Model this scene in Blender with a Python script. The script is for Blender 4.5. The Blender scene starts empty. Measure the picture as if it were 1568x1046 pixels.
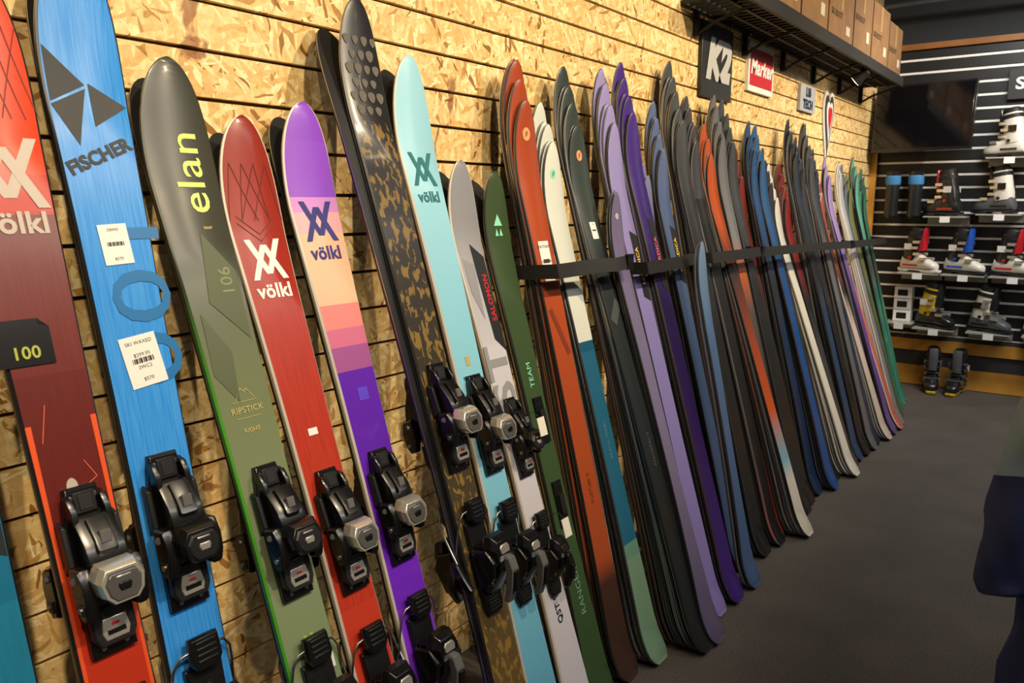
import bpy, bmesh, math, random
from mathutils import Vector, Matrix
random.seed(7)
S=bpy.context.scene
COL=bpy.context.collection
S.view_settings.view_transform='Standard'
PI=math.pi
# ------------------------------------------------------------ materials
MATS={}
def new_mat(name):
    m=bpy.data.materials.new(name); m.use_nodes=True
    return m,m.node_tree,m.node_tree.nodes['Principled BSDF']
def plain(name,col,rough=.5,metal=0,coat=0,noise=0,nscale=40,emit=0):
    if name in MATS: return MATS[name]
    m,nt,b=new_mat(name)
    b.inputs['Base Color'].default_value=(*col,1); b.inputs['Roughness'].default_value=rough
    b.inputs['Metallic'].default_value=metal; b.inputs['Coat Weight'].default_value=coat
    if emit: b.inputs['Emission Color'].default_value=(*col,1); b.inputs['Emission Strength'].default_value=emit
    if noise:
        tc=nt.nodes.new('ShaderNodeTexCoord'); n=nt.nodes.new('ShaderNodeTexNoise'); n.inputs['Scale'].default_value=nscale
        r=nt.nodes.new('ShaderNodeValToRGB'); nt.links.new(tc.outputs['Object'],n.inputs['Vector']); nt.links.new(n.outputs['Fac'],r.inputs['Fac'])
        r.color_ramp.elements[0].position=.3; r.color_ramp.elements[1].position=.7
        r.color_ramp.elements[0].color=(*[c*(1-noise) for c in col],1); r.color_ramp.elements[1].color=(*[min(1,c*(1+noise)) for c in col],1)
        nt.links.new(r.outputs['Color'],b.inputs['Base Color'])
        bp=nt.nodes.new('ShaderNodeBump'); bp.inputs['Strength'].default_value=.25; nt.links.new(n.outputs['Fac'],bp.inputs['Height']); nt.links.new(bp.outputs['Normal'],b.inputs['Normal'])
    MATS[name]=m; return m
def topmat(name,stops,interp='CONSTANT',pattern=None,pcol=(0,0,0),prange=(0,1),rough=.33,pscale=1.0,edge=None,edgew=.045,pstr=1.0):
    if name in MATS: return MATS[name]
    m,nt,b=new_mat(name); N=nt.nodes; Lk=nt.links
    b.inputs['Roughness'].default_value=rough; b.inputs['Coat Weight'].default_value=.15; b.inputs['Coat Roughness'].default_value=.12; b.inputs['Specular IOR Level'].default_value=.38
    uv=N.new('ShaderNodeUVMap'); uv.uv_map='UVMap'; sp=N.new('ShaderNodeSeparateXYZ'); Lk.new(uv.outputs[0],sp.inputs[0])
    cr=N.new('ShaderNodeValToRGB'); cr.color_ramp.interpolation=interp
    stops=sorted(stops); els=cr.color_ramp.elements
    while len(els)<len(stops): els.new(.5)
    while len(els)>max(1,len(stops)): els.remove(els[-1])
    for i,(p,c) in enumerate(stops): els[i].position=p
    for i,(p,c) in enumerate(stops): els[i].color=(*c,1)
    Lk.new(sp.outputs['Y'],cr.inputs['Fac']); out=cr.outputs['Color']
    def math_(op,a,bb):
        n=N.new('ShaderNodeMath'); n.operation=op
        for i,x in enumerate((a,bb)):
            if isinstance(x,(int,float)): n.inputs[i].default_value=x
            else: Lk.new(x,n.inputs[i])
        return n.outputs[0]
    def mix(f,a,bb,bt='MIX'):
        n=N.new('ShaderNodeMix'); n.data_type='RGBA'; n.blend_type=bt
        if isinstance(f,(int,float)): n.inputs[0].default_value=f
        else: Lk.new(f,n.inputs[0])
        for i,x in ((6,a),(7,bb)):
            if isinstance(x,tuple): n.inputs[i].default_value=(*x,1)
            else: Lk.new(x,n.inputs[i])
        return n.outputs[2]
    if pattern:
        mp=N.new('ShaderNodeMapping'); Lk.new(uv.outputs[0],mp.inputs[0])
        if pattern=='grain': mp.inputs['Scale'].default_value=(260*pscale,18*pscale,1)
        elif pattern=='spots': mp.inputs['Scale'].default_value=(48*pscale,70*pscale,1)
        elif pattern=='flames': mp.inputs['Scale'].default_value=(60*pscale,62*pscale,1); mp.inputs['Rotation'].default_value=(0,0,.5)
        elif pattern=='camo': mp.inputs['Scale'].default_value=(30*pscale,26*pscale,1)
        if pattern in('grain','camo','flames'):
            n=N.new('ShaderNodeTexNoise'); n.inputs['Scale'].default_value=1; n.inputs['Detail'].default_value=3; n.inputs['Distortion'].default_value=.6 if pattern!='grain' else .2
            Lk.new(mp.outputs[0],n.inputs['Vector']); fac=n.outputs['Fac']
        else:
            n=N.new('ShaderNodeTexVoronoi'); n.inputs['Scale'].default_value=1; n.voronoi_dimensions='2D'; n.feature='DISTANCE_TO_EDGE'
            Lk.new(mp.outputs[0],n.inputs['Vector']); fac=math_('MULTIPLY',n.outputs['Distance'],2.2)
        r=N.new('ShaderNodeValToRGB'); Lk.new(fac,r.inputs[0])
        lo,hi={'grain':(.35,.65),'camo':(.49,.54),'flames':(.53,.57),'spots':(.2,.5)}[pattern]
        r.color_ramp.elements[0].position=lo; r.color_ramp.elements[1].position=hi
        msk=r.outputs['Color']
        a=math_('GREATER_THAN',sp.outputs['Y'],prange[0]); c=math_('LESS_THAN',sp.outputs['Y'],prange[1])
        msk=math_('MULTIPLY',msk,math_('MULTIPLY',a,c))
        msk=math_('MULTIPLY',msk,.5 if pattern=='grain' else pstr)
        out=mix(msk,out,pcol)
    if edge:
        ab=math_('ABSOLUTE',sp.outputs['X'],0); g=math_('GREATER_THAN',ab,edgew); g=math_('MULTIPLY',g,math_('LESS_THAN',sp.outputs['Y'],edge[1]))
        out=mix(g,out,edge[0])
    Lk.new(out,b.inputs['Base Color']); MATS[name]=m; return m
C=lambda h:tuple(((int(h[i:i+2],16)/255)/12.92 if int(h[i:i+2],16)/255<=.04045 else ((int(h[i:i+2],16)/255+.055)/1.055)**2.4) for i in(0,2,4))
BLK=plain('black_plastic',(.006,.006,.007),.25,coat=.25)
MBLK=plain('matte_black',(.007,.007,.008),.6)
DGR=plain('dark_grey_plastic',(.014,.014,.016),.36)
SIL=plain('silver_metal',(.80,.77,.70),.24,.75,coat=.4)
GRY=plain('grey_plastic',(.12,.12,.12),.3)
SMOKE=plain('smoked_lens',(.16,.155,.15),.06,.5,coat=.6)
STEEL=plain('steel',(.5,.5,.5),.3,1)
WHT=plain('white_print',(.8,.8,.78),.5)
BASE=plain('ski_base_black',(.015,.015,.017),.35)
SW_B=plain('sidewall_black',(.014,.014,.016),.35)
SW_W=plain('sidewall_white',(.6,.56,.5),.4)
SW_D=[SW_B,plain('sidewall_charcoal',(.035,.035,.038),.35),plain('sidewall_grey',(.11,.11,.115),.35),SW_B,plain('sidewall_bronze',(.05,.035,.028),.35)]
SW_G=topmat('sidewall_green',[(0,(.07,.36,.03)),(.62,(.08,.34,.03)),(.76,(.03,.04,.02))],'LINEAR')
# ------------------------------------------------------------ mesh builder
class MB:
    def __init__(s): s.v=[];s.f=[];s.m=[];s.uv=[];s.mats=[]
    def add(s,verts,faces,mat,uvs=None,M=None):
        o=len(s.v)
        for p in verts:
            p=Vector(p); s.v.append(M@p if M else p)
        if mat not in s.mats: s.mats.append(mat)
        mi=s.mats.index(mat)
        for f in faces:
            s.f.append([i+o for i in f]); s.m.append(mi); s.uv.append([uvs[i] if uvs else (0,0) for i in f])
    def obj(s,name,parent=None,matrix=None,sharp=38,bevel=0):
        me=bpy.data.meshes.new(name); me.from_pydata([tuple(p) for p in s.v],[],s.f)
        for m in s.mats: me.materials.append(m)
        me.polygons.foreach_set('material_index',s.m)
        me.polygons.foreach_set('use_smooth',[True]*len(s.f))
        u=me.uv_layers.new(name='UVMap'); flat=[]
        for l in s.uv:
            for a in l: flat+=[a[0],a[1]]
        u.data.foreach_set('uv',flat); me.update()
        bm=bmesh.new(); bm.from_mesh(me); bmesh.ops.recalc_face_normals(bm,faces=bm.faces); bm.to_mesh(me); bm.free()
        try: me.set_sharp_from_angle(angle=math.radians(sharp))
        except Exception: pass
        ob=bpy.data.objects.new(name,me); COL.objects.link(ob)
        if parent: ob.parent=parent
        if matrix: ob.matrix_local=matrix
        if bevel:
            b=ob.modifiers.new('bevel','BEVEL'); b.width=bevel; b.segments=2; b.limit_method='ANGLE'; b.angle_limit=.7
        return ob
def empty(name,M=None):
    e=bpy.data.objects.new(name,None); COL.objects.link(e); e.empty_display_size=.1
    if M: e.matrix_world=M
    return e
def ring(c,a,b,ua,ub,n=16,p=2.6):
    c=Vector(c);ua=Vector(ua);ub=Vector(ub);r=[]
    for i in range(n):
        t=2*PI*i/n; ct,st=math.cos(t),math.sin(t)
        r.append(c+ua*(a*math.copysign(abs(ct)**(2/p),ct))+ub*(b*math.copysign(abs(st)**(2/p),st)))
    return r
def loft(mb,rings,mat,M=None,cap=True,closed=False):
    n=len(rings[0]); v=[p for r in rings for p in r]; f=[]
    k=len(rings)
    for i in range(k if closed else k-1):
        for j in range(n): f.append([i*n+j,i*n+(j+1)%n,((i+1)%k)*n+(j+1)%n,((i+1)%k)*n+j])
    if cap and not closed: f.append(list(range(n))[::-1]); f.append([(k-1)*n+j for j in range(n)])
    mb.add(v,f,mat,None,M)
def box(mb,x0,x1,y0,y1,z0,z1,mat,M=None):
    v=[(x,y,z) for x in(x0,x1) for y in(y0,y1) for z in(z0,z1)]
    mb.add(v,[(0,1,3,2),(4,6,7,5),(0,4,5,1),(2,3,7,6),(0,2,6,4),(1,5,7,3)],mat,[(0,0)]*8,M)
def tube(mb,pts,r,mat,M=None,n=8):
    pts=[Vector(p) for p in pts]; rs=[]
    for i,p in enumerate(pts):
        d=(pts[min(i+1,len(pts)-1)]-pts[max(i-1,0)]).normalized()
        a=d.orthogonal().normalized() if i==0 else (rs_a-d*rs_a.dot(d)).normalized()
        rs_a=a; b=d.cross(a)
        rs.append(ring(p,r,r,a,b,n,2))
    loft(mb,rs,mat,M)
def prism(mb,outline,levels,mat,M=None):
    cx=sum(p[0] for p in outline)/len(outline); cy=sum(p[1] for p in outline)/len(outline)
    loft(mb,[[Vector((cx+(x-cx)*sc,cy+(y-cy)*sc+ds,n)) for x,y in outline] for n,sc,ds in levels],mat,M)
def side(mb,prof,w0,w1,mat,M=None,inset=.004):
    cs=sum(p[0] for p in prof)/len(prof); cn=sum(p[1] for p in prof)/len(prof); L=[]
    d=.92
    for w,sc in((w0,d),(w0+inset,1),(w1-inset,1),(w1,d)): L.append([Vector((w,cs+(a-cs)*sc,cn+(b-cn)*sc)) for a,b in prof])
    loft(mb,L,mat,M)
# ------------------------------------------------------------ ski
def n_of(s,L,rise,tk):
    n=0; st=L-.30
    if s>st: n+=rise*((s-st)/.30)**2.1
    if s<.14: n+=tk*((.14-s)/.14)**2
    return n
def hw(s,L,wt,ww,wl,tp=2.6):
    t=s/L
    if t<.42: w=ww+(wl-ww)*(min(1,(.42-t)/.38))**2
    else: w=ww+(wt-ww)*(min(1,(t-.42)/.46))**2
    if t>.88: r=(t-.88)/.12; w=wt*max(0,1-r**tp)**.52
    if t<.03: w*=1-.45*((.03-t)/.03)**3
    return max(w/2,.004)
def ski_geo(mb,L,wt,ww,wl,th,rise,top,side_,base=None,M=None,tk=.014,flip=False,hi=True):
    base=base or BASE
    ss=[0,.004,.012,.03,.055,.09,.13]
    n=14 if hi else 8
    for i in range(1,n): ss.append(.13+(L*.86-.13)*i/n)
    q=16 if hi else 10
    for i in range(q+1): ss.append(L*.86+L*.14*math.sin(PI/2*i/q))
    sg=-1 if flip else 1
    rings=[];uv=[]
    for s in ss:
        w=hw(s,L,wt,ww,wl); n0=n_of(s,L,rise,tk); c=min(.004,w*.3)
        t2=th*(.45+.55*min(1,(L-s)/.5)*min(1,.4+s/.3))
        pts=[(-w,n0),(w,n0),(w,n0+.002),(w,n0+t2*.7),(w-c,n0+t2),(-w+c,n0+t2),(-w,n0+t2*.7),(-w,n0+.002)]
        rings.append([Vector((a,s,b*sg)) for a,b in pts]); uv+=[(a,s/L) for a,b in pts]
    v=[p for r in rings for p in r]; k=8
    fb,fs,ft,fe=[],[],[],[]
    for i in range(len(ss)-1):
        for j in range(k):
            f=[i*k+j,i*k+(j+1)%k,(i+1)*k+(j+1)%k,(i+1)*k+j]
            (fb if j==0 else ft if j==4 else fe if j in(1,7) else fs).append(f)
    fs.append(list(range(k))); fs.append([(len(ss)-1)*k+j for j in range(k)])
    o=len(mb.v)
    mb.add(v,ft,top,uv,M)
    for fl,mt in((fb,base),(fs,side_),(fe,STEEL)):
        if mt not in mb.mats: mb.mats.append(mt)
        mi=mb.mats.index(mt)
        for f in fl: mb.f.append([a+o for a in f]); mb.m.append(mi); mb.uv.append([uv[a] for a in f])
def thick(s,L,th): return th*(.45+.55*min(1,(L-s)/.5)*min(1,.4+s/.3))
class Ski:
    def __init__(k,y,xb,xt,zt,wt=.14,ww=.108,wl=.13,th=.013,rise=.05,phi=0):
        ang=math.atan2(xb-(xt-rise),zt); c,s_=math.cos(ang),math.sin(ang)
        k.L=math.hypot(zt,xb-(xt-rise)); k.wt,k.ww,k.wl,k.th,k.rise=wt,ww,wl,th,rise
        k.M=Matrix(((0,-s_,c,xb),(1,0,0,y),(0,c,s_,0.004),(0,0,0,1)))
        if phi: k.M=k.M@Matrix.Rotation(phi,4,'Z')
    def pt(k,w,s,off=.0011): return Vector((w,s,n_of(s,k.L,k.rise,.014)+thick(s,k.L,k.th)+off))
def decal_polys(mb,k,polys,mat,off=.0011,cuts=3):
    bm=bmesh.new()
    for P in polys:
        try: bm.faces.new([bm.verts.new((a,b,0)) for a,b in P])
        except Exception: pass
    bmesh.ops.triangulate(bm,faces=bm.faces)
    if cuts: bmesh.ops.subdivide_edges(bm,edges=bm.edges,cuts=cuts,use_grid_fill=True)
    bm.verts.index_update()
    mb.add([k.pt(v.co.x,v.co.y,off) for v in bm.verts],[[v.index for v in f.verts] for f in bm.faces],mat,[(v.co.x,v.co.y/k.L) for v in bm.verts])
    bm.free()
def text_tris(body,size,rot=0,shear=0,bold=0.0,sx=1.0):
    c=bpy.data.curves.new('txt','FONT'); c.body=body; c.size=size; c.align_x='CENTER'; c.align_y='CENTER'; c.shear=shear; c.resolution_u=3
    c.offset=bold*size; c.space_character=1.05
    o=bpy.data.objects.new('txt',c); COL.objects.link(o); bpy.context.view_layer.update()
    me=bpy.data.meshes.new_from_object(o.evaluated_get(bpy.context.evaluated_depsgraph_get()))
    cr,sr=math.cos(rot),math.sin(rot)
    v=[(p.co.x*sx*cr-p.co.y*sr,p.co.x*sx*sr+p.co.y*cr) for p in me.vertices]; f=[list(p.vertices) for p in me.polygons]
    bpy.data.objects.remove(o); bpy.data.curves.remove(c); bpy.data.meshes.remove(me)
    return v,f
def decal_text(mb,k,body,w,s,size,mat,rot=0,shear=0,bold=.02,sx=1,off=.0014):
    v,f=text_tris(body,size,rot,shear,bold,sx)
    mb.add([k.pt(w+a,s+b,off) for a,b in v],f,mat)
def seg(a,b,t):
    dx,dy=b[0]-a[0],b[1]-a[1]; l=math.hypot(dx,dy); nx,ny=-dy/l*t/2,dx/l*t/2
    return [(a[0]+nx,a[1]+ny),(b[0]+nx,b[1]+ny),(b[0]-nx,b[1]-ny),(a[0]-nx,a[1]-ny)]
def vlogo(mb,k,w,s,sz,mat,t=.17):
    q=lambda x,y:(w+x*sz*1.05,s+y*sz*1.05)
    def bar(x0,y0,x1,y1): return [q(x0-t,y0),q(x0+t,y0),q(x1+t,y1),q(x1-t,y1)]
    P=[bar(-.84,1,.0,-.72),bar(.84,1,.0,-.72),bar(-.84,-1,0,.72),bar(.84,-1,0,.72)]
    for i,p in enumerate(P): decal_polys(mb,k,[p],mat,.0011+.0002*i,2)
def label(mb,k,w,s,a,b,rot=0,lines=('PRICE','$570'),off=.002,logo=True):
    c,sn=math.cos(rot),math.sin(rot); R=lambda x,y:(w+x*c-y*sn,s+x*sn+y*c)
    decal_polys(mb,k,[[R(-a,-b),R(a,-b),R(a,b),R(-a,b)]],WHT,off,0)
    bt=plain('print_black',(.02,.02,.02),.6)
    for i,t in enumerate(lines):
        x,y=R(0,b*(.72-1.44*i/max(1,len(lines)-1)))
        decal_text(mb,k,t,x,y,b*.2,bt,rot,off=off+.0005,bold=0)
    if logo:
        for i in range(14):
            x=-a*.6+i*a*1.2/14; ww=a*.03*(1+(i*7)%3)
            decal_polys(mb,k,[[R(x,-b*.08),R(x+ww,-b*.08),R(x+ww,b*.12),R(x,b*.12)]],bt,off+.0005,0)
# ------------------------------------------------------------ bindings
RED=plain('tag_red',C('b02020'),.4)
def toe_geo(mb,M,silver=True,sc=1.0):
    M=M@Matrix.Diagonal((sc,sc,sc,1))
    prism(mb,[(-.034,-.115),(.034,-.115),(.036,.08),(.024,.145),(-.024,.145),(-.036,.08)],[(0,1,0),(.011,1,0),(.014,.95,0)],BLK,M)
    box(mb,-.016,.016,.104,.136,.012,.020,DGR,M); box(mb,-.010,.010,.108,.132,.019,.0215,MBLK,M)
    for sx in(-1,1):
        for q in(-.103,.128): tube(mb,[(sx*.018,q,.012),(sx*.018,q,.016)],.0042,STEEL,M,10)
        side(mb,[(.135,.012),(.128,.026),(.108,.034),(.085,.034),(.08,.012)],sx*.025-.005,sx*.025+.005,BLK,M,.002)
    prism(mb,[(-.026,-.100),(.026,-.100),(.033,-.085),(.033,-.040),(-.033,-.040),(-.033,-.085)],[(.012,1,0),(.024,1,0),(.028,.93,0)],DGR,M)
    prism(mb,[(-.018,-.092),(.018,-.092),(.022,-.080),(.018,-.058),(-.018,-.058),(-.022,-.080)],[(.026,1,0),(.0295,.95,0)],SIL,M)
    box(mb,-.014,.014,-.084,-.076,.029,.0306,BLK,M); box(mb,-.006,.006,-.071,-.066,.029,.0306,RED,M)
    side(mb,[(-.028,.014),(-.034,.046),(-.022,.058),(.028,.060),(.060,.052),(.098,.032),(.104,.014)],-.029,.029,BLK,M,.009)
    side(mb,[(.03,.05),(.045,.064),(.066,.057),(.098,.040),(.09,.03)],-.015,.015,BLK,M,.005)
    box(mb,-.008,.008,.056,.075,.055,.0625,GRY,M)
    hexo=[(-.026,.030),(.026,.030),(.037,.010),(.032,-.014),(.020,-.027),(-.020,-.027),(-.032,-.014),(-.037,.010)]
    cr=SIL if silver else BLK
    prism(mb,hexo,[(.046,.84,.006),(.056,.98,.002)],BLK,M)
    prism(mb,hexo,[(.056,.98,.002),(.062,1.0,.0),(.076,1.0,-.004),(.086,.88,-.009)],cr,M)
    prism(mb,hexo,[(.0855,.76,-.009),(.0885,.68,-.010)],SMOKE if silver else DGR,M)
    prism(mb,[(-.009,-.003),(.009,-.003),(.011,-.008),(.008,-.016),(-.008,-.016),(-.011,-.008)],[(.088,1,0),(.0905,.85,0)],(BLK if silver else SIL),M)
    box(mb,-.011,.011,.004,.007,.084,.0892,SIL,M)
    for sx in(-1,1):
        side(mb,[(.030,.024),(.026,.052),(.0,.062),(-.030,.060),(-.052,.050),(-.050,.034),(-.02,.024)],sx*.038-.010,sx*.038+.010,BLK,M,.005)
        side(mb,[(-.022,.034),(-.024,.056),(-.040,.052),(-.042,.038)],sx*.045-.0055,sx*.045+.0055,DGR,M,.003)
        tube(mb,[(sx*.030,.012,.03),(sx*.050,.012,.04)],.006,GRY,M,10)
        tube(mb,[(sx*.044,-.030,.045),(sx*.053,-.031,.046)],.005,STEEL,M,10)
        side(mb,[(.10,.006),(.09,.022),(.03,.026),(.02,.006)],sx*.040-.004,sx*.040+.004,DGR,M,.002)
def heel_geo(mb,M,silver=True,sc=1.0):
    M=M@Matrix.Diagonal((sc,sc,sc,1))
    prism(mb,[(-.024,-.135),(.024,-.135),(.032,-.115),(.033,.09),(-.033,.09),(-.032,-.115)],[(0,1,0),(.011,1,0),(.014,.95,0)],BLK,M)
    for i in range(7): box(mb,-.020,.020,-.125+i*.008,-.121+i*.008,.012,.0165,DGR,M)
    side(mb,[(-.085,.014),(-.080,.030),(-.052,.056),(-.030,.080),(-.004,.088),(.020,.078),(.034,.052),(.040,.014)],-.026,.026,BLK,M,.007)
    prism(mb,[(-.032,-.004),(.032,-.004),(.036,.03),(.026,.056),(-.026,.056),(-.036,.03)],[(.046,.9,0),(.054,1,0),(.072,.98,-.004),(.084,.80,-.012)],BLK,M)
    prism(mb,[(-.016,.014),(.016,.014),(.018,.028),(.012,.036),(-.012,.036),(-.018,.028)],[(.080,1,-.004),(.0865,.9,-.006)],SIL if silver else DGR,M)
    side(mb,[(.006,.082),(.0,.100),(-.03,.104),(-.075,.088),(-.108,.066),(-.104,.056),(-.07,.070),(-.03,.084)],-.013,.013,GRY if silver else BLK,M,.004)
    side(mb,[(-.03,.09),(-.035,.108),(-.082,.094),(-.08,.08)],-.0085,.0085,BLK,M,.002)
    tube(mb,[(-.038,-.008,.068),(.038,-.008,.068)],.0075,STEEL,M,12)
    tube(mb,[(-.030,-.055,.044),(.030,-.055,.044)],.006,STEEL,M,12)
    for sx in(-1,1):
        side(mb,[(.030,.016),(.026,.060),(-.004,.078),(-.040,.066),(-.064,.036),(-.06,.016)],sx*.036-.006,sx*.036+.006,BLK,M,.003)
        tube(mb,[(sx*.024,.12,.020),(sx*.040,.117,.018),(sx*.052,.10,.012),(sx*.057,.07,.002),(sx*.060,.03,-.012),(sx*.066,-.02,-.034)],.0026,STEEL,M)
        side(mb,[(.012,-.028),(.012,-.010),(-.02,-.018),(-.05,-.036),(-.06,-.046),(-.05,-.054),(-.02,-.040)],sx*.067-.007,sx*.067+.007,BLK,M,.003)
    prism(mb,[(-.020,.085),(.020,.085),(.029,.10),(.026,.142),(-.026,.142),(-.029,.10)],[(.014,.95,0),(.024,1,0),(.032,.9,0)],BLK,M)
    for i in range(4): box(mb,-.018,.018,.100+i*.010,.104+i*.010,.030,.034,DGR,M)
def ski_pair(k,top,side_,toe_s=None,silver=True,heel_gap=.33,rear_top=None,rear_side=None,name='alpine_ski_pair',sc=1.0,decals=None,rear_phi=0,rear_dL=0,tags=False):
    e=empty(name,k.M)
    mb=MB(); ski_geo(mb,k.L,k.wt,k.ww,k.wl,k.th,k.rise,top,side_); mb.obj('ski_front',e)
    r=MB(); M2=Matrix.Translation((.004,0,-.003))@Matrix.Rotation(rear_phi,4,'Z'); ski_geo(r,k.L+rear_dL,k.wt,k.ww,k.wl,k.th,k.rise*.75,rear_top or BASE,rear_side or SW_B,M=M2,flip=True); r.obj('ski_rear',e)
    if decals:
        d=MB(); decals(d,k); d.obj('graphics',e,sharp=60)
    if toe_s:
        t=MB(); z0=k.th-.001
        toe_geo(t,Matrix.Translation((0,toe_s,z0)),silver,sc); t.obj('toe_binding',e,sharp=25,bevel=.0012)
        h=MB(); heel_geo(h,Matrix.Translation((0,toe_s-heel_gap,z0)),silver,sc); h.obj('heel_binding',e,sharp=25,bevel=.0012)
        b=MB(); F=M2@Matrix.Rotation(PI,4,'Y')
        toe_geo(b,F@Matrix.Translation((0,toe_s,z0)),silver,sc); heel_geo(b,F@Matrix.Translation((0,toe_s-heel_gap,z0)),silver,sc); b.obj('rear_bindings',e,sharp=25)
        if tags:
            g=MB()
            for s in(toe_s+.03,toe_s-heel_gap+.07):
                box(g,-.004,.030,s-.026,s+.026,.100,.1025,plain('tag_cream',C('e6e2d4'),.5)); tube(g,[(.012,s+.024,.101),(.010,s+.045,.085),(0,s+.04,.06)],.001,MBLK)
            g.obj('hang_tags',e)
    return e
# ---- display pairs
dk=plain('decal_dark',C('15191e'),.5); lime=plain('decal_lime',C('c2dc6a'),.4); navy=plain('decal_navy',C('2a2a7a'),.4)
gold=plain('decal_gold',C('b8a868'),.4); tealD=plain('decal_teal',C('1f6f78'),.4); lt=plain('decal_light_red',C('d9644c'),.4); dr=plain('decal_dark_red',C('5c140e'),.5); b2=plain('decal_midblue',C('1f6fb0'),.4)
ski_pair(Ski(.415,-1.04,-1.48,1.80),topmat('top_teal',[(0,C('1f7ba0')),(.5,C('1a6f95')),(.62,C('2585b0'))],pattern='grain',pcol=C('1b6688'),prange=(0,.62)),SW_B,
  decals=lambda d,k:(decal_polys(d,k,[[(-.05,1.05),(.05,1.0),(.05,1.15)]],dk),decal_text(d,k,'ranger',.01,.62,.03,dk)))
def dA(d,k):
    sv=plain('decal_silver',C('b8aca4'),.4)
    vlogo(d,k,.0,1.60,.056,sv); decal_text(d,k,'völkl',0,1.515,.050,sv,bold=.03)
    for i in range(5):
        decal_polys(d,k,[seg((-.055+i*.022,1.84),(-.015+i*.022,1.69),.0015),seg((.055-i*.022,1.84),(.015-i*.022,1.69),.0015)],dr)
    for a,b_ in (((-.02,1.22),(-.035,1.16)),((.02,1.12),(.035,1.09)),((.035,1.09),(.0,1.07)),((-.03,.985),(-.015,.96)),((-.015,.96),(.02,.975)),((.02,.975),(.035,.955))): decal_polys(d,k,[seg(a,b_,.0013)],lt)
    decal_polys(d,k,[[(-.032,1.02),(.02,1.02),(.02,1.045),(-.032,1.045)]],lt)
    decal_polys(d,k,[[(-.006+.009*math.cos(a),1.082+.015*math.sin(a)) for a in [i*PI/8 for i in range(16)]]],sv)
    decal_polys(d,k,[[(-.075,1.285),(.012,1.285),(.012,1.345),(-.004,1.35),(-.004,1.36),(-.075,1.36)]],BLK,.003,1)
    decal_text(d,k,'100',-.03,1.305,.028,plain('decal_lime3',C('a8b040'),.4),off=.004)
ski_pair(Ski(.575,-1.015,-1.48,1.85,wt=.142,ww=.112),topmat('top_mantra_red',[(0,C('c8381f')),(.36,C('b8331d')),(.50,C('64201a')),(.66,C('6e2822')),(.795,C('b93420')),(.83,C('d8441f'))],'CONSTANT',pattern='grain',pcol=C('5c1812'),prange=(.5,.8),edge=(C('e0562a'),.62),edgew=.046),SW_B,toe_s=.93,decals=dA,sc=1.05)
def dB(d,k):
    tri=[[(-.066,1.80),(-.003,1.738),(-.066,1.705)],[(.003,1.742),(.066,1.705),(.003,1.665)],[(-.003,1.732),(-.066,1.70),(-.03,1.63)]]
    decal_polys(d,k,tri,dk)
    decal_text(d,k,'FISCHER',0,1.612,.033,dk,rot=.42,bold=.045,sx=1.0)
    decal_text(d,k,'100',.02,1.36,.155,b2,rot=-PI/2,bold=.0,sx=1.4)
    label(d,k,-.004,1.455,.026,.036,0.05,('DEMO','$570')); label(d,k,.005,1.245,.034,.046,.12,('SKI WAXED','$299.95','2WC2','$570'))
    decal_polys(d,k,[[(.0,.60),(.022,.60),(.022,.63),(.0,.63)]],WHT)
ski_pair(Ski(.735,-1.105,-1.48,1.93,wt=.146,ww=.118),topmat('top_blue',[(0,C('1b80dc')),(.4,C('2488e6')),(.47,C('2a8ae4')),(1,C('2382dd'))],'LINEAR',pattern='grain',pcol=C('5aa8f0'),prange=(0,1)),SW_B,toe_s=.92,silver=False,decals=dB,sc=1.08)
def dC(d,k):
    decal_text(d,k,'elan',.012,1.64,.085,lime,rot=PI/2,bold=.005,sx=1.15)
    decal_text(d,k,'RIPSTICK',0,1.165,.017,gold,bold=.01); decal_polys(d,k,[seg((-.02,1.185),(-.005,1.208),.0013),seg((-.005,1.208),(.002,1.200),.0013),seg((.002,1.200),(.008,1.206),.0013),seg((.008,1.206),(.022,1.185),.0013)],gold)
    decal_polys(d,k,[seg((-.028,1.15),(.028,1.15),.001),seg((-.028,1.182),(.028,1.182),.001)],gold)
    decal_text(d,k,'RIGHT',0,1.125,.012,gold); decal_text(d,k,'106',.03,1.42,.038,plain('decal_olive',C('7a8460'),.5),rot=PI/2,bold=0); decal_text(d,k,'tour',.02,1.53,.01,gold)
    gr=plain('decal_dkolive',C('4c553a'),.5)
    decal_polys(d,k,[[(.0,1.52),(.055,1.44),(.05,1.30),(-.02,1.38)],[(-.045,1.36),(.0,1.28),(-.01,1.18),(-.05,1.24)]],gr)
    decal_polys(d,k,[seg((-.005,.72),(-.005,.56),.007),seg((.010,.72),(.010,.55),.007)],plain('decal_lime2',C('9fc84a'),.4))
    label(d,k,.035,.66,.010,.02,0,('TAG',' '),logo=False)
ski_pair(Ski(.9,-.92,-1.48,1.755,wt=.146,ww=.114),topmat('top_olive',[(0,C('82906e')),(.5,C('7a8868')),(.66,C('66704e')),(.80,C('42433a')),(1,C('3a3a32'))],'LINEAR'),SW_G,toe_s=.91,silver=False,decals=dC)
def dD(d,k):
    vlogo(d,k,0,1.455,.042,WHT); decal_text(d,k,'völkl',0,1.385,.043,WHT,bold=.03)
    P=[]
    for i in range(4):
        x=-.045+i*.03; P+=[seg((x,1.66),(x+.05 if x<0 else x+.02,1.54),.0016),seg((-x,1.66),(-x-.05 if x<0 else -x-.02,1.54),.0016)]
    P+=[seg((-.05,1.55),(0,1.51),.0016),seg((.05,1.55),(0,1.51),.0016),seg((-.05,1.535),(0,1.495),.0016),seg((.05,1.535),(0,1.495),.0016)]
    decal_polys(d,k,P,dr)
    decal_polys(d,k,[[(-.012,1.07),(.012,1.07),(.012,1.085),(-.012,1.085)]],WHT)
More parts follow.
